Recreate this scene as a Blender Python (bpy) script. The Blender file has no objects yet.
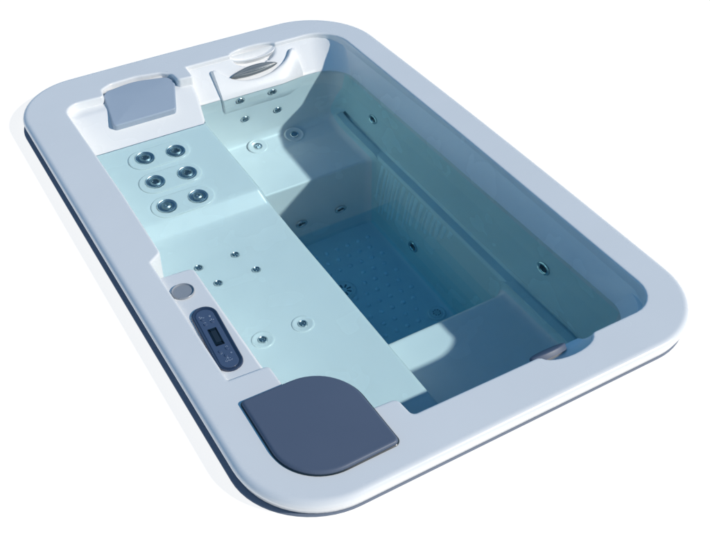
import bpy, bmesh, math, random
from mathutils import Vector, Matrix
random.seed(7)
sc = bpy.context.scene
COL = sc.collection
ZW = -0.12                     # water level; rim top is z = 0
PI = math.pi

# ------------------------------------------------------------------ materials
def new_mat(name):
    m = bpy.data.materials.new(name); m.use_nodes = True
    nt = m.node_tree
    return m, nt, nt.nodes['Principled BSDF']

def acrylic(name, col, rough=0.22, bump=0.0, speck=0.03, coat=0.25):
    m, nt, b = new_mat(name)
    tc = nt.nodes.new('ShaderNodeTexCoord')
    n1 = nt.nodes.new('ShaderNodeTexNoise'); n1.inputs['Scale'].default_value = 900; n1.inputs['Detail'].default_value = 2
    n2 = nt.nodes.new('ShaderNodeTexNoise'); n2.inputs['Scale'].default_value = 3.0; n2.inputs['Detail'].default_value = 4
    nt.links.new(tc.outputs['Object'], n1.inputs['Vector']); nt.links.new(tc.outputs['Object'], n2.inputs['Vector'])
    add = nt.nodes.new('ShaderNodeMath'); add.operation = 'ADD'
    nt.links.new(n1.outputs['Fac'], add.inputs[0]); nt.links.new(n2.outputs['Fac'], add.inputs[1])
    mr = nt.nodes.new('ShaderNodeMapRange')
    mr.inputs['From Min'].default_value = 0.6; mr.inputs['From Max'].default_value = 1.4
    mr.inputs['To Min'].default_value = 1 - speck; mr.inputs['To Max'].default_value = 1 + speck
    nt.links.new(add.outputs[0], mr.inputs['Value'])
    mul = nt.nodes.new('ShaderNodeVectorMath'); mul.operation = 'SCALE'
    mul.inputs[0].default_value = col[:3]
    nt.links.new(mr.outputs[0], mul.inputs['Scale'])
    nt.links.new(mul.outputs[0], b.inputs['Base Color'])
    b.inputs['Roughness'].default_value = rough
    b.inputs['Coat Weight'].default_value = coat; b.inputs['Coat Roughness'].default_value = 0.12
    n3 = nt.nodes.new('ShaderNodeTexNoise'); n3.inputs['Scale'].default_value = 6.0; n3.inputs['Detail'].default_value = 2
    nt.links.new(tc.outputs['Object'], n3.inputs['Vector'])
    r2 = nt.nodes.new('ShaderNodeMapRange'); r2.inputs['To Min'].default_value = rough*0.85; r2.inputs['To Max'].default_value = rough*1.25
    nt.links.new(n3.outputs['Fac'], r2.inputs['Value']); nt.links.new(r2.outputs[0], b.inputs['Roughness'])
    if bump:
        bp = nt.nodes.new('ShaderNodeBump'); bp.inputs['Strength'].default_value = bump; bp.inputs['Distance'].default_value = 0.002
        n4 = nt.nodes.new('ShaderNodeTexNoise'); n4.inputs['Scale'].default_value = 14; n4.inputs['Detail'].default_value = 1
        nt.links.new(tc.outputs['Object'], n4.inputs['Vector'])
        nt.links.new(n4.outputs['Fac'], bp.inputs['Height']); nt.links.new(bp.outputs[0], b.inputs['Normal'])
    return m

SHELL = acrylic('pearl_acrylic', (0.86, 0.855, 0.845), 0.25, bump=0.12)
LID = acrylic('slate_vinyl', (0.108, 0.135, 0.195), 0.42, bump=0.1, speck=0.05, coat=0.0)
PILLOW = acrylic('grey_blue_vinyl', (0.36, 0.43, 0.52), 0.38, speck=0.04, coat=0.1)
SPOUT = acrylic('grey_plastic', (0.17, 0.195, 0.21), 0.35, speck=0.04)
PANEL = acrylic('navy_plastic', (0.028, 0.045, 0.09), 0.22, speck=0.05, coat=0.5)
FACE = acrylic('navy_faceplate', (0.075, 0.11, 0.19), 0.3, speck=0.06)
SCREEN = acrylic('black_glass', (0.004, 0.005, 0.009), 0.08, speck=0.0, coat=0.6)
GREY = acrylic('silver_plastic', (0.32, 0.34, 0.37), 0.35, speck=0.05)
DARK = acrylic('dark_plastic', (0.02, 0.03, 0.035), 0.25, speck=0.05)
ICON = acrylic('pale_print', (0.33, 0.40, 0.52), 0.5, speck=0.0, coat=0.0)

def metal(name, col, rough):
    m, nt, b = new_mat(name)
    b.inputs['Metallic'].default_value = 1.0; b.inputs['Roughness'].default_value = rough
    tc = nt.nodes.new('ShaderNodeTexCoord'); n = nt.nodes.new('ShaderNodeTexNoise'); n.inputs['Scale'].default_value = 60
    nt.links.new(tc.outputs['Object'], n.inputs['Vector'])
    cr = nt.nodes.new('ShaderNodeValToRGB')
    cr.color_ramp.elements[0].color = (*[c*0.85 for c in col], 1); cr.color_ramp.elements[1].color = (*[min(1, c*1.12) for c in col], 1)
    nt.links.new(n.outputs['Fac'], cr.inputs['Fac']); nt.links.new(cr.outputs[0], b.inputs['Base Color'])
    return m
CHROME = metal('brushed_steel', (0.62, 0.66, 0.68), 0.22)
SMOKE = metal('smoked_steel', (0.30, 0.35, 0.38), 0.35)

# water: flat refracting surface with an absorbing body
WATER = bpy.data.materials.new('pool_water'); WATER.use_nodes = True
nt = WATER.node_tree; nt.nodes.clear()
o_ = nt.nodes.new('ShaderNodeOutputMaterial'); g_ = nt.nodes.new('ShaderNodeBsdfGlass'); g_.inputs['IOR'].default_value = 1.333
g_.inputs['Roughness'].default_value = 0.0; g_.inputs['Color'].default_value = (0.73, 0.875, 0.925, 1)
nt.links.new(g_.outputs[0], o_.inputs['Surface'])

GROUND, gnt, gb = new_mat('glowing_sweep')
gb.inputs['Base Color'].default_value = (0.26, 0.26, 0.26, 1); gb.inputs['Roughness'].default_value = 0.9
gb.inputs['Specular IOR Level'].default_value = 0.1
gb.inputs['Emission Color'].default_value = (1, .99, .97, 1); gb.inputs['Emission Strength'].default_value = 0.86  # added glow keeps the ground white and its shadow pale

# ------------------------------------------------------------------ mesh helpers
def link(name, verts, faces, mat, parent=None, smooth=True, recv=True, angle=None):
    me = bpy.data.meshes.new(name); me.from_pydata([tuple(v) for v in verts], [], faces)
    bm = bmesh.new(); bm.from_mesh(me); bmesh.ops.remove_doubles(bm, verts=bm.verts, dist=1e-5)
    bm.to_mesh(me); bm.free()
    return link_me(name, me, mat, parent, smooth, recv, angle)

def link_me(name, me, mat, parent=None, smooth=True, recv=True, angle=None):
    for m in (mat if isinstance(mat, (list, tuple)) else [mat]): me.materials.append(m)
    for p in me.polygons: p.use_smooth = smooth
    if angle: me.set_sharp_from_angle(angle=math.radians(angle))
    o = bpy.data.objects.new(name, me); COL.objects.link(o)
    if parent: o.parent = parent
    if recv: o.cycles.is_caustics_receiver = True
    return o

class MB:
    """collects several solids of ONE part into one mesh"""
    def __init__(s): s.v = []; s.f = []
    def add(s, v, f):
        k = len(s.v); s.v += [Vector(p) for p in v]; s.f += [tuple(i+k for i in q) for q in f]
    def loft(s, loops, closed=True, cap0=False, cap1=False):
        n = len(loops[0]); v = [p for L in loops for p in L]; f = []
        for a in range(len(loops)-1):
            for i in range(n if closed else n-1):
                j = (i+1) % n
                f.append((a*n+i, a*n+j, (a+1)*n+j, (a+1)*n+i))
        if cap0: f.append(tuple(range(n))[::-1])
        if cap1: f.append(tuple((len(loops)-1)*n+i for i in range(n)))
        s.add(v, f)
    def build(s, name, mat, parent=None, **k): return link(name, s.v, s.f, mat, parent, **k)

def fillet(pts, rad, seg=8, closed=False):
    """2D polyline with its corners rounded; rad is a number or one per point"""
    n = len(pts); out = []
    for i, p in enumerate(pts):
        r = rad[i] if isinstance(rad, (list, tuple)) else rad
        if (not closed and i in (0, n-1)) or r <= 0: out.append(Vector(p)); continue
        P = Vector(p); A = Vector(pts[i-1]); B = Vector(pts[(i+1) % n])
        a = (A-P); b = (B-P); la, lb = a.length, b.length; a.normalize(); b.normalize()
        c = max(-1, min(1, a.dot(b))); th = math.acos(c)
        if th > PI-1e-3: out.append(P); continue
        t = r/math.tan(th/2); t = min(t, la*0.49, lb*0.49); rr = t*math.tan(th/2)
        C = P + (a+b).normalized()*(rr/math.sin(th/2))
        s0 = P+a*t-C; s1 = P+b*t-C
        a0 = math.atan2(s0.y, s0.x); a1 = math.atan2(s1.y, s1.x); d = (a1-a0+PI) % (2*PI)-PI
        for k in range(seg+1):
            q = a0+d*k/seg; out.append(C+Vector((math.cos(q), math.sin(q)))*rr)
    return out

def normals2(pts, closed=False):
    n = len(pts); out = []
    for i in range(n):
        A = pts[i-1] if (closed or i > 0) else pts[i]; B = pts[(i+1) % n] if (closed or i < n-1) else pts[i]
        d = (B-A); d = d.normalized() if d.length > 1e-9 else Vector((1, 0)); out.append(Vector((-d.y, d.x)))
    return out

def resample(pts, step, closed=True):
    out = []; n = len(pts)
    for i in range(n if closed else n-1):
        a = pts[i]; b = pts[(i+1) % n]; L = (b-a).length; k = max(1, int(math.ceil(L/step)))
        for j in range(k): out.append(a.lerp(b, j/k))
    if not closed: out.append(pts[-1])
    ded = [out[0]]
    for p in out[1:]:
        if (p-ded[-1]).length > 6e-4: ded.append(p)
    if closed and (ded[0]-ded[-1]).length < 6e-4: ded.pop()
    return ded

def rrect(x0, x1, y0, y1, r, seg=10):
    """counter clockwise rounded rectangle with constant vertex count; r = radii at (x1,y0),(x1,y1),(x0,y1),(x0,y0)"""
    if not isinstance(r, (list, tuple)): r = [r]*4
    out = []
    for (cx, cy, rr, a0) in ((x1-r[0], y0+r[0], r[0], -PI/2), (x1-r[1], y1-r[1], r[1], 0), (x0+r[2], y1-r[2], r[2], PI/2), (x0+r[3], y0+r[3], r[3], PI)):
        for k in range(seg+1):
            a = a0+PI/2*k/seg; out.append(Vector((cx+rr*math.cos(a), cy+rr*math.sin(a))))
    return out

def sweep_x(mb, prof, stations):
    """prof = (y,z) polyline, stations = [(x, offset along the profile normal)]; normal = left of travel"""
    nr = normals2(prof); loops = []
    for x, off in stations:
        xf = x if callable(x) else (lambda y, x=x: x)
        loops.append([Vector((xf(p.x), p.x+n.x*off, p.y+n.y*off)) for p, n in zip(prof, nr)])
    mb.loft(loops, closed=False)

def lathe(mb, prof, seg=32, M=Matrix.Identity(4)):
    loops = []
    for r, z in prof:
        loops.append([M @ Vector((r*math.cos(2*PI*k/seg), r*math.sin(2*PI*k/seg), z)) for k in range(seg)])
    mb.loft(loops, closed=True, cap0=prof[0][0] > 1e-6, cap1=prof[-1][0] > 1e-6)

def pad(mb, outline, M, h, bev, seg=4, base=-0.01, dome=0.0):
    """raised plate: closed 2D outline (ccw) lifted to height h with a rounded edge"""
    nr = normals2(outline, True); loops = [[M @ Vector((p.x, p.y, base)) for p in outline]]
    for k in range(seg+1):
        a = PI/2*k/seg
        loops.append([M @ Vector((p.x+n.x*bev*(1-math.cos(a)), p.y+n.y*bev*(1-math.cos(a)), h-bev+bev*math.sin(a))) for p, n in zip(outline, nr)])
    loops.append([M @ Vector((p.x+n.x*(bev+.003), p.y+n.y*(bev+.003), h)) for p, n in zip(outline, nr)])
    if dome:
        c = sum(outline, Vector((0, 0)))/len(outline)
        base_l = [p+n*(bev+.003) for p, n in zip(outline, nr)]
        for k in range(1, 8):
            t = 1-k/8; loops.append([M @ Vector((*(c.lerp(p, t)), h+dome*(1-t**2))) for p in base_l])
    mb.loft(loops, closed=True, cap0=True, cap1=True)

def frame(p, nrm, up=Vector((1, 0, 0))):
    n = Vector(nrm).normalized(); x = (up-n*up.dot(n)).normalized(); y = n.cross(x)
    return Matrix(((x.x, y.x, n.x, p[0]), (x.y, y.y, n.y, p[1]), (x.z, y.z, n.z, p[2]), (0, 0, 0, 1)))

# ------------------------------------------------------------------ the hot tub
tub = bpy.data.objects.new('hot_tub', None); COL.objects.link(tub); tub.location = (0, 0, 0)
tub['label'] = 'pearl white rectangular hot tub with a lounge seat, steel jets and slate filter lid'
tub['category'] = 'hot tub'

# opening outline at z = 0, counter clockwise
def arc(cx, cy, rx, ry, a0, a1, n):
    return [Vector((cx+rx*math.cos(a0+(a1-a0)*k/n), cy+ry*math.sin(a0+(a1-a0)*k/n))) for k in range(n+1)]
raw = [((1.305, .122), .10), ((1.309, .9), 0), ((1.305, 2.07), .14),
       ((1.037, 2.072), .012)]
o2 = [Vector(p) for p, r in raw]; 
poly = []; rad = []
def P(x, y, r=0.0): poly.append((x, y)); rad.append(r)
P(1.305, .122, .10); P(1.310, 1.1, 0); P(1.305, 2.070, .135)
P(1.040, 2.072, .006)
for q in arc(.937, 2.072, .100, .030, .12, PI-.12, 12): P(q.x, q.y)
P(.834, 2.072, .006)
P(.645, 2.073, .008); P(.641, 1.994, .008)
P(.585, 1.999, .012); P(.580, 2.055, .03); P(.545, 2.083, .05); P(.45, 2.104, .1); P(.345, 2.100, .05); P(.300, 2.075, .03); P(.292, 2.026, .012)
P(.135, 2.034, .065)
P(.137, 1.40, 0); P(.131, 1.060, .02); P(.088, 1.03, .012)
P(.088, .472, .006); P(.206, .466, .012); P(.206, .385, .01)
for q in arc(.215, .225, .135, .145, PI/2-.05, .15, 8): P(q.x, q.y)
P(.352, .197, .006); P(.441, .192, .018); P(.446, .124, .018)
P(.850, .121, .01)
for q in arc(.950, .121, .092, .038, PI+.15, 2*PI-.15, 12): P(q.x, q.y)
P(1.050, .121, .008)
opening = resample(fillet(poly, rad, 7, closed=True), .04)
def bulge(p):
    x, y = p.x, p.y
    fx = math.sin(PI*min(1, max(0, y/2.2))); fy = math.sin(PI*min(1, max(0, x/1.4)))
    return Vector((x + (.012*fx if x > .7 else -.002*fx), y + (.008*fy if y > 1.1 else 0)))
outer = [bulge(p) for p in resample(rrect(0, 1.4, 0, 2.2, [.22, .27, .22, .215], 16), .05)]

def tri_ring(bm, A, B, z):
    """flat face between two closed loops (B inside A), returns vert lists"""
    from mathutils.geometry import delaunay_2d_cdt
    pts = [Vector((p.x, p.y)) for p in A]+[Vector((p.x, p.y)) for p in B]; na, nb_ = len(A), len(B)
    ed = [(i, (i+1) % na) for i in range(na)]+[(na+i, na+(i+1) % nb_) for i in range(nb_)]
    vo, eo, fo, ov, oe, of = delaunay_2d_cdt(pts, ed, [], 0, 1e-7)
    vs = [bm.verts.new((p.x, p.y, z)) for p in vo]; inv = {}
    for i, L in enumerate(ov):
        for k in L: inv[k] = vs[i]
    def inside(q, L):
        c = False; n = len(L)
        for i in range(n):
            a, b = L[i], L[(i+1) % n]
            if (a.y > q.y) != (b.y > q.y) and q.x < (b.x-a.x)*(q.y-a.y)/(b.y-a.y)+a.x: c = not c
        return c
    for f in fo:
        c = sum((vo[i] for i in f), Vector((0, 0)))/len(f)
        if inside(c, A) and not inside(c, B): bm.faces.new([vs[i] for i in f])
    return [inv[i] for i in range(na)], [inv[na+i] for i in range(nb_)]
def strip(bm, prev, nxt):
    n = len(prev)
    for i in range(n):
        j = (i+1) % n
        bm.faces.new((prev[i], prev[j], nxt[j], nxt[i]))
def rim_mesh():
    bm = bmesh.new()
    no = normals2(outer, True); ni = normals2(opening, True)     # left of ccw travel = inward
    A = [p+n*.004 for p, n in zip(outer, no)]; B = [p-n*.008 for p, n in zip(opening, ni)]
    va, vb = tri_ring(bm, A, B, 0)
    # outer lip
    prev = va; R = .019
    path = [(.000, 0)] + [(-R*math.sin(a), -R+R*math.cos(a)) for a in [PI/2*k/7 for k in range(1, 8)]] + [(-R+.0010, -.024), (-R+.0055, -.037), (-R+.0095, -.0480), (-R+.0125, -.0525), (-.003, -.0540), (.03, -.054)]
    for off, z in path:
        cur = [bm.verts.new((p.x+n.x*off, p.y+n.y*off, z)) for p, n in zip(outer, no)]; strip(bm, cur, prev); prev = cur
    # inner edge and skirt
    prev = vb; r = .007
    path = [(r*(math.sin(a)), -r+r*math.cos(a)) for a in [PI/2*k/5 for k in range(0, 6)]]
    path = [(o-r, z) for o, z in path] + [(0, -.03), (0, -.30)]
    for off, z in path:
        cur = [bm.verts.new((p.x+n.x*(off+.003), p.y+n.y*(off+.003), z)) for p, n in zip(opening, ni)]; strip(bm, prev, cur); prev = cur
    bmesh.ops.recalc_face_normals(bm, faces=bm.faces)
    me = bpy.data.meshes.new('rim'); bm.to_mesh(me); bm.free(); return me
link_me('rim', rim_mesh(), SHELL, tub)

# dark strip added under the lip as its shade, wider on the left
def shade_strip():
    mb = MB(); no = normals2(outer, True)
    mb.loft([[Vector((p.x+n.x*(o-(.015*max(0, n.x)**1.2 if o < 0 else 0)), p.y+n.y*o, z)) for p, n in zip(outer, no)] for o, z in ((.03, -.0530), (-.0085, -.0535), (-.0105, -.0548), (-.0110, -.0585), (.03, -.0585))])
    return mb.build('lip_shade_strip', acrylic('lip_shade_dark', (.15, .18, .24), .6, speck=.1, coat=0), tub, angle=60)
shade_strip()

# walls and floor of the well
XB = 1.165
w = [(1.309, -.012), (1.281, -.12), (1.247, -.425), (1.252, -.437), (1.244, -.452), (1.214, -.456), (1.205, -.47), (XB, -.93), (.9, -.93)]
wall = fillet(w, [0, .2, .006, .003, .003, .006, .02, .035, 0], 6)
loops = []
for p in wall[:-1]:
    ins = 1.309-p.x; z = p.y
    x1 = p.x; y1 = 2.078-ins*.6; y0 = (.126 if z < -.06 else .075)+ins*.55
    loops.append([Vector((q.x, q.y, z)) for q in rrect(.085, x1, y0, y1, [max(.03, .10-ins*.2), max(.05, .14-ins*.2), .05, .05], 12)])
mb = MB(); mb.loft(loops, closed=True, cap1=True)
FZ = -.93
i = 0
for a in range(-2, 12):            # non-slip studs of the foot well floor
    for b in range(-2, 12):
        x = .905+(a*.0485)-(b*.0)+(.024 if b % 2 else 0)-.0; y = 1.42-b*.0545
        if not (.68 < x < 1.11 and .70 < y < 1.46): continue
        if (x-.876)**2+(y-1.222)**2 < .07**2 or (x-1.10)**2+(y-.93)**2 < .06**2: continue
        lathe(mb, [(.0105, -.002), (.0095, .0035), (.006, .0065), (0, .0075)], 10, Matrix.Translation((x, y, FZ)))
# paler acrylic for the studs and the light-streak ribs
STUD = acrylic('pale_acrylic', (0.93, 0.95, 0.97), 0.3)
basin = mb.build('basin', [SHELL, STUD], tub, angle=50)
for p in basin.data.polygons:
    c = p.center
    if .66 < c.x < 1.13 and .68 < c.y < 1.48 and -.9299 < c.z < -.915: p.material_index = 1

# pale ribs added in place of light streaks on the lower right wall
mb = MB(); y = 1.485; k = 0
while y > .99:
    wd_ = random.uniform(.016, .032); zt = -.472; zb = -.50-.40*max(0, (y-.99)/.50)**.7*random.uniform(.8, 1.0); L = []
    for j in range(21):
        t = j/20; z = zt+(zb-zt)*t; xw = 1.205-.040*(-.47-z)/.46; h = .0065*math.sin(PI*t)**.5*(1-.4*t)+.0001
        yc = y+.012*t+.0012*math.sin(4*t+k)
        L.append([Vector((xw+.0012-h*math.sin(PI*i/10), yc+wd_/2*math.cos(PI*i/10)*(1-.35*t), z)) for i in range(11)])
    mb.loft(L, closed=False); y -= wd_+random.uniform(.001, .016); k += 1
mb.build('light_streak_ribs', STUD, tub, angle=80)

# lounge seat -----------------------------------------------------
LX = .645
def lx(y):
    if y > 1.95: return .640
    if y > 1.83: return .640-.022*(1.95-y)/.12
    if y > 1.33: return .618+.029*(1.83-y)/.5
    return .647
lp = fillet([(2.16, -.030), (2.03, -.031), (1.985, -.036), (1.835, -.124), (1.425, -.214), (1.340, -.264), (1.20, -.272), (.9, -.270), (.10, -.272)], [0, .02, .05, .12, .10, .09, .2, 0, 0], 10)
lp = resample(lp, .04, closed=False)
def lounge_z(y):
    for a, b in zip(lp[:-1], lp[1:]):
        if b.x <= y <= a.x:
            t = (a.x-y)/max(1e-9, a.x-b.x); return a.y+(b.y-a.y)*t, (b-a)
    return -.27, Vector((-1, 0))
mb = MB(); R = .014; st = []
for x in (.06, .10): st.append((x, 0))
for d in (0.10, 0.02): st.append(((lambda y, d=d: lx(y)-d), 0))
for k in range(0, 9):
    a = PI/2*k/8; st.append(((lambda y, a=a: lx(y)-R+R*math.sin(a)), -R*(1-math.cos(a)) * -1 * -1))
nr = normals2(lp)
# profile travels towards -y, so its left normal points down: flip the sign so that offsets are measured upwards
loops = []
for xf, off in st:
    X = xf if callable(xf) else (lambda y, x=xf: x)
    L = [Vector((X(p.x), p.x-n.x*off, p.y-n.y*off)) for p, n in zip(lp, nr)]; loops.append(L)
last = loops[-1]
loops.append([Vector((v.x+.003, v.y, v.z-.05)) for v in last])
loops.append([Vector((v.x+.012, v.y, -.94)) for v in last])
mb.loft(loops, closed=False)
mb.build('lounge_seat', SHELL, tub, angle=60)

# bench seats ------------------------------------------------------
def wallx(z):
    pts = [(-.93, 1.165), (-.47, 1.205), (-.456, 1.214), (-.425, 1.247), (-.12, 1.281), (-.012, 1.309), (1, 1.309)]
    for (z0, x0), (z1, x1) in zip(pts[:-1], pts[1:]):
        if z <= z1: return x0+(x1-x0)*max(0, (z-z0))/(z1-z0)
def bench(prof, rads, side=1):
    pr = resample(fillet(prof, rads, 10), .007, closed=False)
    nr = normals2(pr); mb = MB(); loops = []; s = -side
    def rr(z): return .05 if z < -.45 else .05+.07*min(1, (z+.45)/.33)
    xs = [.60, .70, .80]+[.815+.008*k for k in range(31)]+[1.075]
    for x in xs:
        loops.append([Vector((x, p.x, p.y)) for p in pr])
    for k in range(0, 13):
        L = []
        for p, n in zip(pr, nr):
            r = rr(p.y); d = r*(1-math.sin(PI/2*k/12)); off = r-math.sqrt(max(0, r*r-(r-d)**2))
            t = min(1, max(0, (p.y+.40)/.2))        # towards the top the fillet only grows outwards, never up
            L.append(Vector((wallx(p.y)+.002-d, p.x+(n.x*(1-t)+t)*off*s, p.y+n.y*off*s*(1-t))))
        loops.append(L)
    loops.append([v+Vector((.03, 0, 0)) for v in loops[-1]])
    if side == 1:          # hollow under the scoop dish
        for L in loops:
            for v in L:
                q = 1-((v.x-.937)/.098)**2-((v.y-2.066)/.036)**2
                if q > 0 and v.z > -.08: v.z -= .032*min(1, q*2.2)
    mb.loft(loops, closed=False)
    return mb
FB = [(2.085, -.018), (2.064, -.018), (1.960, -.12), (1.905, -.47), (1.80, -.495), (1.562, -.50), (1.497, -.94)]
mb = bench(FB, [0, .006, .05, .06, .1, .012, 0])
mb.build('bench_seat', SHELL, tub, angle=60)['label'] = 'moulded seat under the waterfall spout'
NB = [(.10, -.052), (.130, -.052), (.165, -.12), (.235, -.46), (.33, -.495), (.672, -.50), (.715, -.94)]
mb = bench(NB, [0, .006, .05, .06, .06, .020, 0], side=-1)
mb.build('bench_seat', SHELL, tub, angle=60)['label'] = 'moulded seat opposite the waterfall spout'

# low ledge that carries the control panel
mb = MB()
led = fillet([(.05, .42), (.196, .42), (.197, .958), (.05, .962)], [0, 0, .022, 0], 8, closed=True)
led = [Vector(p) for p in led]
pad(mb, led, Matrix.Translation((0, 0, -.012)), 0, .007, base=-.3)
mb.build('panel_ledge', SHELL, tub, angle=60)

# jet pads on the backrest -------------------------------------------
def on_lounge(x, y, lift=0.0):
    z, d = lounge_z(y); n = Vector((0, -d.y, d.x)).normalized()
    if n.z < 0: n = -n
    return frame(Vector((x, y, z))+n*lift, n)
def stadium(hx, r, seg=12):
    out = [Vector((hx+r*math.cos(a), r*math.sin(a))) for a in [-PI/2+PI*k/seg for k in range(seg+1)]]
    return out+[-p for p in out]
for y in (1.741, 1.608, 1.476):
    mb = MB(); M = on_lounge(.384 - (.0 if y > 1.7 else .012 if y > 1.55 else .02), y)
    pad(mb, stadium(.062, .056), M, .0065, .0055, base=-.02)
    mb.build('jet_pad', SHELL, tub, angle=60)

# jets --------------------------------------------------------------
def jet_big(M, kind):
    mb = MB(); R = .0365
    lathe(mb, [(R, -.004), (R, .003), (R-.003, .0065), (R-.006, .0055), (R-.008, .002), (R-.012, .0015), (R-.0135, .004), (R-.016, .004), (.010, -.002)], 40, M)
    j = mb.build('jet', CHROME, tub, angle=40)
    mb = MB()
    if kind == 0:
        lathe(mb, [(.0215, 0), (.021, .006), (.016, .009), (.0115, .006), (.010, .001), (0, .001)], 28, M)
        for k in range(3):
            a = 2*PI*k/3+.5
            lathe(mb, [(.0045, .004), (.004, .0095), (0, .0105)], 12, M @ Matrix.Translation((.0125*math.cos(a), .0125*math.sin(a), 0)))
    else:
        lathe(mb, [(.0215, 0), (.020, .005), (.013, .010), (.007, .0115), (.0055, .005), (0, .004)], 28, M)
    mb.build('nozzle', SMOKE, j, angle=40)
    mb = MB(); lathe(mb, [(.0305, .001), (.0300, .0042), (.0280, .0048), (.0255, .0040), (.0250, .001)], 32, M)
    mb.build('groove_ring', SMOKE, j, angle=40)
for k, (x, y) in enumerate([(.331, 1.747), (.447, 1.735), (.315, 1.611), (.436, 1.605), (.303, 1.477), (.421, 1.475)]):
    jet_big(on_lounge(x, y, .0055), 1 if k in (4, 5) else 0)

def jet_small(M, R=.016, dish=0.0):
    """steel nub; dish > 0 adds a moulded round recess around it"""
    mb = MB()
    if dish:
        lathe(mb, [(dish, -.003), (dish-.001, .0015), (dish-.005, .0035), (dish-.009, .002), (dish-.012, .0004), (R+.002, .0002), (R-.004, -.001)], 36, M)
        d = mb.build('jet_seat', SHELL, tub, angle=60); par = d
        mb = MB()
    else: par = tub
    lathe(mb, [(R, -.004), (R, .003), (R*.86, .0058), (R*.70, .0045), (R*.62, .001), (R*.5, .0)], 28, M)
    j = mb.build('jet', CHROME, par, angle=40)
    if True:
        mb = MB()
        for a in (.5, .5+PI):
            lathe(mb, [(R*.24, .0), (R*.24, .004), (0, .0055)], 10, M @ Matrix.Translation((R*.32*math.cos(a), R*.32*math.sin(a), 0)))
        lathe(mb, [(R*.62, .0), (R*.6, .0012), (0, .0014)], 24, M)
        mb.build('nozzle', DARK if R > .023 else SMOKE, j, angle=40)
for x, y in [(.418, 1.163), (.284, 1.164), (.446, 1.059), (.309, 1.062)]:
    jet_small(on_lounge(x, y, .001), .0145, .0)
for x, y in [(.320, .758), (.459, .757)]:
    jet_small(on_lounge(x, y, .0005), .0155, .037)
nb = Vector((0, -.35, .055)).normalized()
def on_far(x, y0, lift=.002):
    """y0 = z of the point on the seat back"""
    z = y0; y = 1.960-.055*(-.12-z)/.35
    return frame(Vector((x, y, z))+nb*lift, nb)
for x, z in [(.812, -.150), (.955, -.155), (.820, -.305), (.967, -.312)]:
    jet_small(on_far(x, z, .0135 if z > -.2 else .002), .0185)
for x in (.833, 1.000):
    M = frame((x, 1.852, -.474), (0, -.42, .91)); jet_small(M, .018, .042)
for x, z in [(.850, -.813+.045), (1.030, -.770)]:
    y = 1.562-.065*(-.5-z)/.44
    jet_small(frame((x, y-.001, z), (0, -.44, -.065)), .026)
def on_right(y, z):
    if z > -.42: x = 1.281-.034*(-.12-z)/.305; n = (-.305, 0, .034)
    else: x = 1.205-.040*(-.47-z)/.46; n = (-.46, 0, .04)
    return frame((x-.001, y, z), n, Vector((0, 1, 0)))
jet_small(on_right(1.655, -.292), .029)
jet_small(on_right(.573, -.254), .031)
jet_small(on_right(1.203, -.80), .029)
for x in (.83, 1.02):
    jet_small(frame((x, .262, -.475), (0, .6, .8)), .022)

# drains in the foot well
def drain(x, y, R):
    mb = MB(); M = Matrix.Translation((x, y, FZ))
    lathe(mb, [(R, -.002), (R, .004), (R-.006, .008), (R-.010, .005), (R-.014, .004), (R-.016, .008), (R-.030, .009), (.008, .009), (0, .009)], 40, M)
    d = mb.build('drain', SHELL, tub, angle=40)
    mb = MB()
    for k in range(8):
        a = 2*PI*k/8
        mb2 = [Vector((math.cos(a)*r+math.sin(a)*s, math.sin(a)*r-math.cos(a)*s, .0096)) for r, s in ((.012, -.003), (R-.02, -.004), (R-.02, .004), (.012, .003))]
        mb.add([M @ v for v in mb2], [(0, 1, 2, 3)])
    mb.build('slot', SPOUT, d)
drain(.862, 1.205, .050)
drain(1.105, .925, .036)

# waterfall panel, spout and scoop -------------------------------------
S0 = Vector((0, 2.062, -.004)); S1 = Vector((0, 1.960, -.12)); sd = (S0-S1).normalized(); sn = Vector((0, -sd.z, sd.y)); sn = sn if sn.z > 0 else -sn
def back(x, z, lift=0):
    """point of the dry part of the far seat back at height z"""
    t = (z-S0.z)/(S1.z-S0.z); p = S0.lerp(S1, t); return Vector((x, p.y, p.z))+sn*lift
MS = Matrix(((1, 0, 0, 0), (0, sd.y, sn.y, S1.y), (0, sd.z, sn.z, S1.z), (0, 0, 0, 1)))    # local: x, up the slope, out
def s_of(z): return (z-S1.z)/sd.z
mb = MB()
# curved panel below the spout: front runs down the seat back
smile = [(.742, -.030), (.752, -.026), (.762, -.034), (.775, -.050), (.809, -.069), (.859, -.083), (.915, -.087), (.981, -.081), (1.040, -.064), (1.072, -.046), (1.088, -.030), (1.098, -.024), (1.108, -.030)]
top = resample([Vector((x, s_of(z))) for x, z in smile], .012, closed=False)
# smooth
for _ in range(3): top = [top[0]]+[(top[i-1]+top[i]*2+top[i+1])/4 for i in range(1, len(top)-1)]+[top[-1]]
H = .011; loops = []
for k in range(7):
    a = PI/2*k/6; e = .009
    loops.append([MS @ Vector((p.x, p.y-e*(1-math.cos(a)), H-e+e*math.sin(a)) if k else (p.x, p.y+.0005, -.01)) for p in top])
loops.insert(1, [MS @ Vector((p.x, p.y, H-.009)) for p in top])
loops.append([MS @ Vector((p.x, p.y-.012, H)) for p in top])
loops.append([MS @ Vector((p.x, min(p.y-.014, s_of(-.108)), H)) for p in top])
lo = []
for p in top:
    q = min(1, max(0, (p.x-1.0)/.10)); q = q*q*(3-2*q)
    lo.append(Vector((p.x, 1.960-H*(.98-1.1*q), -.122)))
loops.append(lo)
loops.append([Vector((v.x, v.y-.012, -.19)) for v in lo]); loops.append([Vector((v.x, v.y-.009, -.225)) for v in lo]); loops.append([Vector((v.x, v.y+.004, -.25)) for v in lo])
mb.loft(loops, closed=False)
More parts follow.
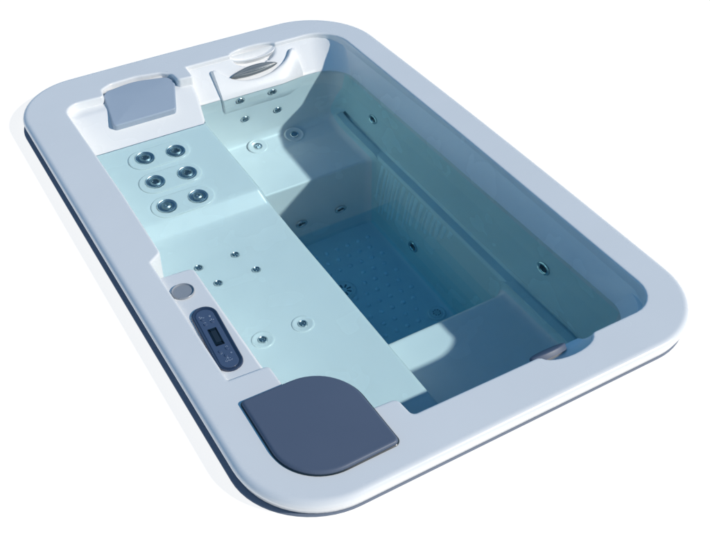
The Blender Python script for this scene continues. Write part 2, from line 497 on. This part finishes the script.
# side cheeks close the panel to the seat back
for e in (0, -1):
    side = [L[e] for L in loops]
    back_ = [Vector((v.x+(-.012 if e == 0 else .012), v.y+.030, v.z-.018)) for v in side]
    mb.loft([side, back_], closed=False)
mb.build('waterfall_panel', SHELL, tub, angle=60)
# lens-shaped spout lying in the smile
def lens(x0, z0, x1, z1, up, dn, n=18):
    A = Vector((x0, s_of(z0))); B = Vector((x1, s_of(z1))); d = B-A; nn = Vector((-d.y, d.x)).normalized(); out = []
    for k in range(n): t = k/n; out.append(A.lerp(B, t)-nn*dn*math.sin(PI*t)**.6)
    for k in range(n): t = k/n; out.append(B.lerp(A, t)+nn*up*math.sin(PI*t)**.6)
    return out
mb = MB(); pad(mb, lens(.806, -.065, 1.016, -.060, .023, .015), MS, .016, .008, base=-.01, dome=.004)
sp = mb.build('waterfall_spout', SPOUT, tub, angle=60); sp['label'] = 'grey lens-shaped spout under the far scoop'
mb = MB(); A_ = Vector((.828, s_of(-.0655), 0)); B_ = Vector((.994, s_of(-.0610), 0)); dd = (B_-A_).normalized(); pp = Vector((-dd.y, dd.x, 0)); loops = []
for k in range(21):
    t = k/20; c = A_.lerp(B_, t); wv = .0013*math.sin(PI*max(.02, min(.98, t)))**.4; hh = .0165+.0042*math.sin(PI*t)**.8
    loops.append([MS @ (c+pp*q*wv+Vector((0, 0, z))) for q, z in ((-1, .008), (-1, hh), (1, hh), (1, .008))])
mb.loft(loops, closed=False)
mb.build('outlet_slit', SMOKE, sp)

def scoop(cx, cy, sgn):
    """shallow dish let into the rim edge, tilted towards the water, with a thin raised lip"""
    mb = MB(); loops = []; n = 56
    y1, z1 = cy+sgn*.029, -.002; y0, z0 = cy-sgn*.022, -.036
    c = Vector((cx, (y0+y1)/2, (z0+z1)/2)); e = Vector((0, (y1-y0)/2, (z1-z0)/2)); up = Vector((0, -e.z*sgn, abs(e.y))).normalized()
    up = Vector((0, -sgn*abs(e.z), abs(e.y))).normalized()
    for s_, h in ((.001, -.021), (.25, -.0195), (.5, -.015), (.7, -.0085), (.84, -.0025), (.92, .0022), (.96, .0038), (.99, .0040), (1.015, .0025), (1.03, -.001), (1.035, -.010), (1.03, -.03)):
        loops.append([c+Vector((.104*math.cos(2*PI*k/n)*s_, 0, 0))+e*math.sin(2*PI*k/n)*s_+up*(h*(1.0 if h > 0 else 1)*(1 if math.sin(2*PI*k/n) < .2 else max(.1, 1-(math.sin(2*PI*k/n)-.2)*.9) if h > 0 else 1)) for k in range(n)])
    mb.loft(loops, closed=True)
    mb.build('scoop', SHELL, tub, angle=80)
scoop(.937, 2.072, 1)
mb = MB(); A_ = arc(.950, .121, .097, .043, PI+.05, 2*PI-.05, 24); loops = []
for k in range(9):
    t = k/8; loops.append([Vector((.950+(p.x-.950)*(1-.10*t), p.y+(.163-p.y)*t, -.003-.052*t-.010*math.sin(PI*t))) for p in A_])
mb.loft(loops, closed=False); mb.build('scoop', SHELL, tub, angle=80)
mb = MB(); MN = frame((.915, .150, -.040), (0, .62, .78))
pad(mb, [Vector((.062*math.cos(a), .020*math.sin(a))) for a in [2*PI*k/32 for k in range(32)]], MN, .008, .005, base=-.01, dome=.002)
mb.build('waterfall_spout', LID, tub, angle=60)['label'] = 'navy spout in the near rim notch'

# pillow ---------------------------------------------------------------
P0 = Vector((0, 1.898, -.066)); P1 = Vector((0, 2.062, -.014)); pd = (P1-P0).normalized(); pn = Vector((0, -pd.z, pd.y))
MP = Matrix(((1, 0, 0, 0), (0, pd.y, pn.y, P0.y), (0, pd.z, pn.z, P0.z), (0, 0, 0, 1)))
Lp = (P1-P0).length
out = fillet([(.276, .0), (.527, .0), (.578, Lp-.04), (.560, Lp-.006), (.43, Lp+.018), (.315, Lp+.004), (.298, Lp-.015)], [.014, .016, .03, .03, .3, .02, .014], 8, closed=True)
mb = MB(); pad(mb, resample(out, .02), MP, .008, .006, base=-.03, dome=.004)
mb.build('pillow', PILLOW, tub, angle=60)

# filter lid -------------------------------------------------------------
lidp = fillet([(.084, .382), (.367, .380), (.372, .064), (.080, .060)], [.012, .165, .016, .135], 16, closed=True)
lidp = resample([Vector(p) for p in lidp][::-1], .02)
mb = MB(); pad(mb, lidp, Matrix.Identity(4), .012, .008, base=.0005, dome=.003)
mb.build('filter_lid', LID, tub, angle=60)
gap = resample([Vector(p) for p in fillet([(.076, .390), (.375, .388), (.380, .056), (.072, .052)], [.012, .165, .016, .14], 16, closed=True)][::-1], .02)
# thin dark gasket under the lid
ga = [p for p in lidp]; ng = normals2(ga, True)
mb = MB(); mb.loft([[Vector((p.x+n.x*o, p.y+n.y*o, z)) for p, n in zip(ga, ng)] for o, z in ((.006, .0006), (-.0035, .0006), (-.0035, .0022), (.004, .003))])
mb.build('lid_gasket', DARK, tub)

# control panel and air valve ----------------------------------------------
LZ = -.012
cx, cy = .133, .642
def stad_y(hw, hl, seg=14):
    s = stadium(hl-hw, hw, seg); return [Vector((-p.y, p.x)) for p in s]
tilt = Matrix.Translation((cx, cy, LZ)) @ Matrix.Rotation(-.07, 4, 'Z')
mb = MB(); so = stad_y(.0385, .136)
nn = normals2(so, True)
mb.loft([[tilt @ Vector((p.x+n.x*o, p.y+n.y*o, z)) for p, n in zip(so, nn)] for o, z in ((0, -.002), (0, .003), (.002, .006), (.005, .0065), (.008, .004), (.011, .0028))], cap1=True)
pan = mb.build('control_panel', PANEL, tub, angle=40)
mb = MB(); s2 = stad_y(.0265, .124); pad(mb, s2, tilt, .0038, .001, base=.002)
mb.build('faceplate', FACE, pan, angle=40)
mb = MB(); pad(mb, fillet([(-.013, -.036), (.013, -.036), (.013, .036), (-.013, .036)], .002, 4, closed=True), tilt @ Matrix.Translation((0, .004, 0)), .0052, .001, base=.002)
scr = mb.build('display', SCREEN, pan, angle=40)
mb = MB(); mb.add([tilt @ Vector((x, y+.004, .0056)) for x, y in ((-.007, -.024), (.007, -.024), (.007, .024), (-.007, .024))], [(0, 1, 2, 3)])
mb.build('readout', acrylic('dim_readout', (.02, .028, .04), .3, speck=.0), scr)
def icon_ring(mb, x, y, r, w=.0011, seg=16):
    M = tilt @ Matrix.Translation((x, y, 0))
    lathe(mb, [(r, .0037), (r, .0046), (r-w, .0048), (r-w, .0037)], seg, M)
def icon_bar(mb, x, y, a, l, w=.0011):
    M = tilt @ Matrix.Translation((x, y, 0)) @ Matrix.Rotation(a, 4, 'Z')
    mb.add([M @ Vector((sx*l/2, sy*w/2, z)) for z in (.0037, .0047) for sx, sy in ((-1, -1), (1, -1), (1, 1), (-1, 1))], [(4, 5, 6, 7), (0, 1, 5, 4), (1, 2, 6, 5), (2, 3, 7, 6), (3, 0, 4, 7)])
def button(x, y, r, glyph):
    mb = MB(); lathe(mb, [(r, .003), (r, .0045), (r*.85, .0056), (0, .0060)], 20, tilt @ Matrix.Translation((x, y, 0)))
    b = mb.build('button', FACE, pan, angle=40)
    mb = MB()
    if glyph == 'bubbles':
        for dx, dy, q in ((0, r+.004, .0024), (-.005, r+.0015, .0018), (.005, r+.0015, .0018)): icon_ring(mb, x+dx, y+dy, q)
    elif glyph == 'arrow_up':
        icon_bar(mb, x-.0016, y+r+.003, .8, .005); icon_bar(mb, x+.0016, y+r+.003, -.8, .005)
    elif glyph == 'arrow_down':
        icon_bar(mb, x-.0016, y-r-.003, -.8, .005); icon_bar(mb, x+.0016, y-r-.003, .8, .005)
    elif glyph == 'lamp':
        icon_ring(mb, x, y-r-.005, .0026)
        for k in range(3): icon_bar(mb, x+.006*math.cos(-.5-k), y-r-.005+.006*math.sin(-.5-k), -.5-k, .0025)
    mb.build('icon', ICON, b)
button(-.011, .084, .0055, 'bubbles'); button(-.010, .062, .0055, 'arrow_up'); button(.012, .066, .0055, 'bubbles')
button(-.010, -.056, .0055, 'arrow_down'); button(.012, -.052, .0055, 'arrow_up'); button(.000, -.076, .0055, 'lamp')
mb = MB()
for k in range(5): icon_bar(mb, -.010+k*.0045, -.096-.002*(k % 2), .6 if k % 2 else -.6, .0052)
mb.build('icon', ICON, pan)
for x, y, r in ((.012, .090, .003), (.016, -.072, .0025), (-.016, .098, .0022)):
    mb = MB(); icon_ring(mb, x, y, r); mb.build('icon', ICON, pan)

mb = MB(); MV = Matrix.Translation((.122, .870, LZ))
lathe(mb, [(.034, -.001), (.034, .002), (.0325, .0035), (.0315, .003), (.030, -.001), (.028, -.0035), (.015, -.0045), (0, -.005)], 48, Matrix.Translation((.127, .868, LZ+.003)))
mb.build('air_valve', GREY, tub, angle=40)

# ------------------------------------------------------------------ water
def ripple(x, y):
    h = 0
    for kx, ky, ph, am in ((31, 12, .3, .00022), (-17, 38, 1.7, .00018), (52, -29, 2.6, .00008), (9, 61, 4.0, .00007), (74, 20, 5.1, .00004), (-40, 22, .9, .00012)):
        h += am*math.sin(kx*x+ky*y+ph)
    return h*.15
YC = 1.8375
bmw = bmesh.new(); NX, NY = 116, 196; G = []
for i in range(NX+1):
    for j in range(NY+1):
        x = .105+(1.287-.105)*i/NX; y = .11+(2.055-.11)*j/NY
        if abs(y-YC) < .00497: y = YC
        if abs(x-.612) < .0051: x = .612
        G.append(bmw.verts.new((x, y, ZW+ripple(x, y))))
for i in range(NX):
    for j in range(NY):
        if G[i*(NY+1)+j].co.x < .611 and G[i*(NY+1)+j].co.y > YC-.001: continue      # the backrest rises out of the water here
        q = [G[i*(NY+1)+j], G[(i+1)*(NY+1)+j], G[(i+1)*(NY+1)+j+1], G[i*(NY+1)+j+1]]; bmw.faces.new(q)
bmesh.ops.delete(bmw, geom=[v for v in bmw.verts if not v.link_faces], context='VERTS')
me = bpy.data.meshes.new('water'); bmw.to_mesh(me); bmw.free()
wo = link_me('water', me, WATER, None, smooth=True, recv=False)
wo.cycles.is_caustics_caster = True
wo['kind'] = 'structure'; wo['label'] = 'clear pale blue water filling the hot tub below its rim'

# the deepest water takes out the red light: clear, faintly tinted layers over the foot well floor
TINT = bpy.data.materials.new('deep_water'); TINT.use_nodes = True
nt = TINT.node_tree; nt.nodes.clear()
o_ = nt.nodes.new('ShaderNodeOutputMaterial'); t_ = nt.nodes.new('ShaderNodeBsdfTransparent'); t_.inputs['Color'].default_value = (0.885, 0.968, 0.995, 1)
nt.links.new(t_.outputs[0], o_.inputs['Surface'])
for z, ya, yb in [(-.91+.075*k, .70, 1.54-.045*k) for k in range(5)]:
    mb = MB(); mb.add([(x, y, z) for x, y in ((.64, ya), (1.20, ya), (1.20, yb), (.64, yb))], [(0, 1, 2, 3)])
    mb.build('deep_water', TINT, wo, smooth=False, recv=False)

WALLT = TINT.copy(); WALLT.name = 'side_tint_sheet'; WALLT.node_tree.nodes['Transparent BSDF'].inputs['Color'].default_value = (0.84, 1.0, 1.0, 1)  # unseen sheet added to tint the shaded right wall
mb = MB(); zs = [-.124, -.25, -.425, -.47, -.70, -.92]
mb.loft([[Vector((wallx(z)-.012-(.03 if z > -.46 and z < -.40 else 0), y, z)) for y in (.16, .8, 1.4, 1.93)] for z in zs], closed=False)
mb.build('side_tint_sheet', WALLT, wo, smooth=False, recv=False)

# ------------------------------------------------------------------ ground, with the opening the tub is set into
bm = bmesh.new(); B = 20
tri_ring(bm, [Vector(p) for p in ((-B, -B), (B, -B), (B, B), (-B, B))], [bulge(p) for p in rrect(.06, 1.34, .06, 2.14, .2, 12)], -.059)
bmesh.ops.recalc_face_normals(bm, faces=bm.faces)
me = bpy.data.meshes.new('ground'); bm.to_mesh(me); bm.free()
for p in me.polygons:
    pass
go = link_me('ground', me, GROUND, None, smooth=False)
if me.polygons[0].normal.z < 0: me.flip_normals()
go['kind'] = 'structure'; go['label'] = 'plain white glowing surface around the hot tub'

# ------------------------------------------------------------------ light
SD = Vector((-.97, 1.05, -1.0))
l = bpy.data.lights.new('sun', 'SUN'); l.energy = 3.12; l.angle = math.radians(1.6); l.color = (1.0, .945, .86); l.cycles.is_caustics_light = True
lo = bpy.data.objects.new('sun', l); COL.objects.link(lo); lo.rotation_euler = SD.to_track_quat('-Z', 'Y').to_euler()
wd = bpy.data.worlds.new("World"); sc.world = wd; wd.use_nodes = True
nt = wd.node_tree; bg = nt.nodes['Background']
tc = nt.nodes.new('ShaderNodeTexCoord'); sx = nt.nodes.new('ShaderNodeSeparateXYZ'); cr = nt.nodes.new('ShaderNodeValToRGB')
nt.links.new(tc.outputs['Generated'], sx.inputs[0]); nt.links.new(sx.outputs['Z'], cr.inputs['Fac']); nt.links.new(cr.outputs[0], bg.inputs['Color'])
e = cr.color_ramp.elements; e[0].position = 0.0; e[0].color = (.15, .26, .39, 1); e[1].position = .9; e[1].color = (.03, .125, .27, 1)
m_ = e.new(.35); m_.color = (.06, .18, .335, 1)
bg.inputs['Strength'].default_value = 1.25

# ------------------------------------------------------------------ camera
cd = bpy.data.cameras.new('camera'); co = bpy.data.objects.new('camera', cd); COL.objects.link(co); sc.camera = co
X3 = Vector((0.8621768, -0.3346879, 0.3803094)); Y3 = Vector((-0.5066071, -0.5705607, 0.6463820)); Z3 = Vector((0.0006534, -0.7499630, -0.6614795))
Rm = Matrix((X3, Y3, Z3)).transposed()          # world axes seen from the camera (x right, y down, z forward)
Rc = Rm.transposed() @ Matrix(((1, 0, 0), (0, -1, 0), (0, 0, -1)))
co.matrix_world = Matrix.Translation((-0.50036, -1.19475, 1.90448)) @ Rc.to_4x4()
cd.sensor_width = 36; cd.sensor_fit = 'HORIZONTAL'; cd.lens = 48.9965; cd.clip_start = .05; cd.clip_end = 200
sc.cycles.caustics_refractive = True; sc.cycles.caustics_reflective = False
sc.cycles.use_denoising = True
sc.cycles.transparent_max_bounces = 32; sc.cycles.max_bounces = 12; sc.cycles.transmission_bounces = 12
sc.view_settings.view_transform = 'Standard'; sc.view_settings.look = 'None'; sc.view_settings.exposure = 0
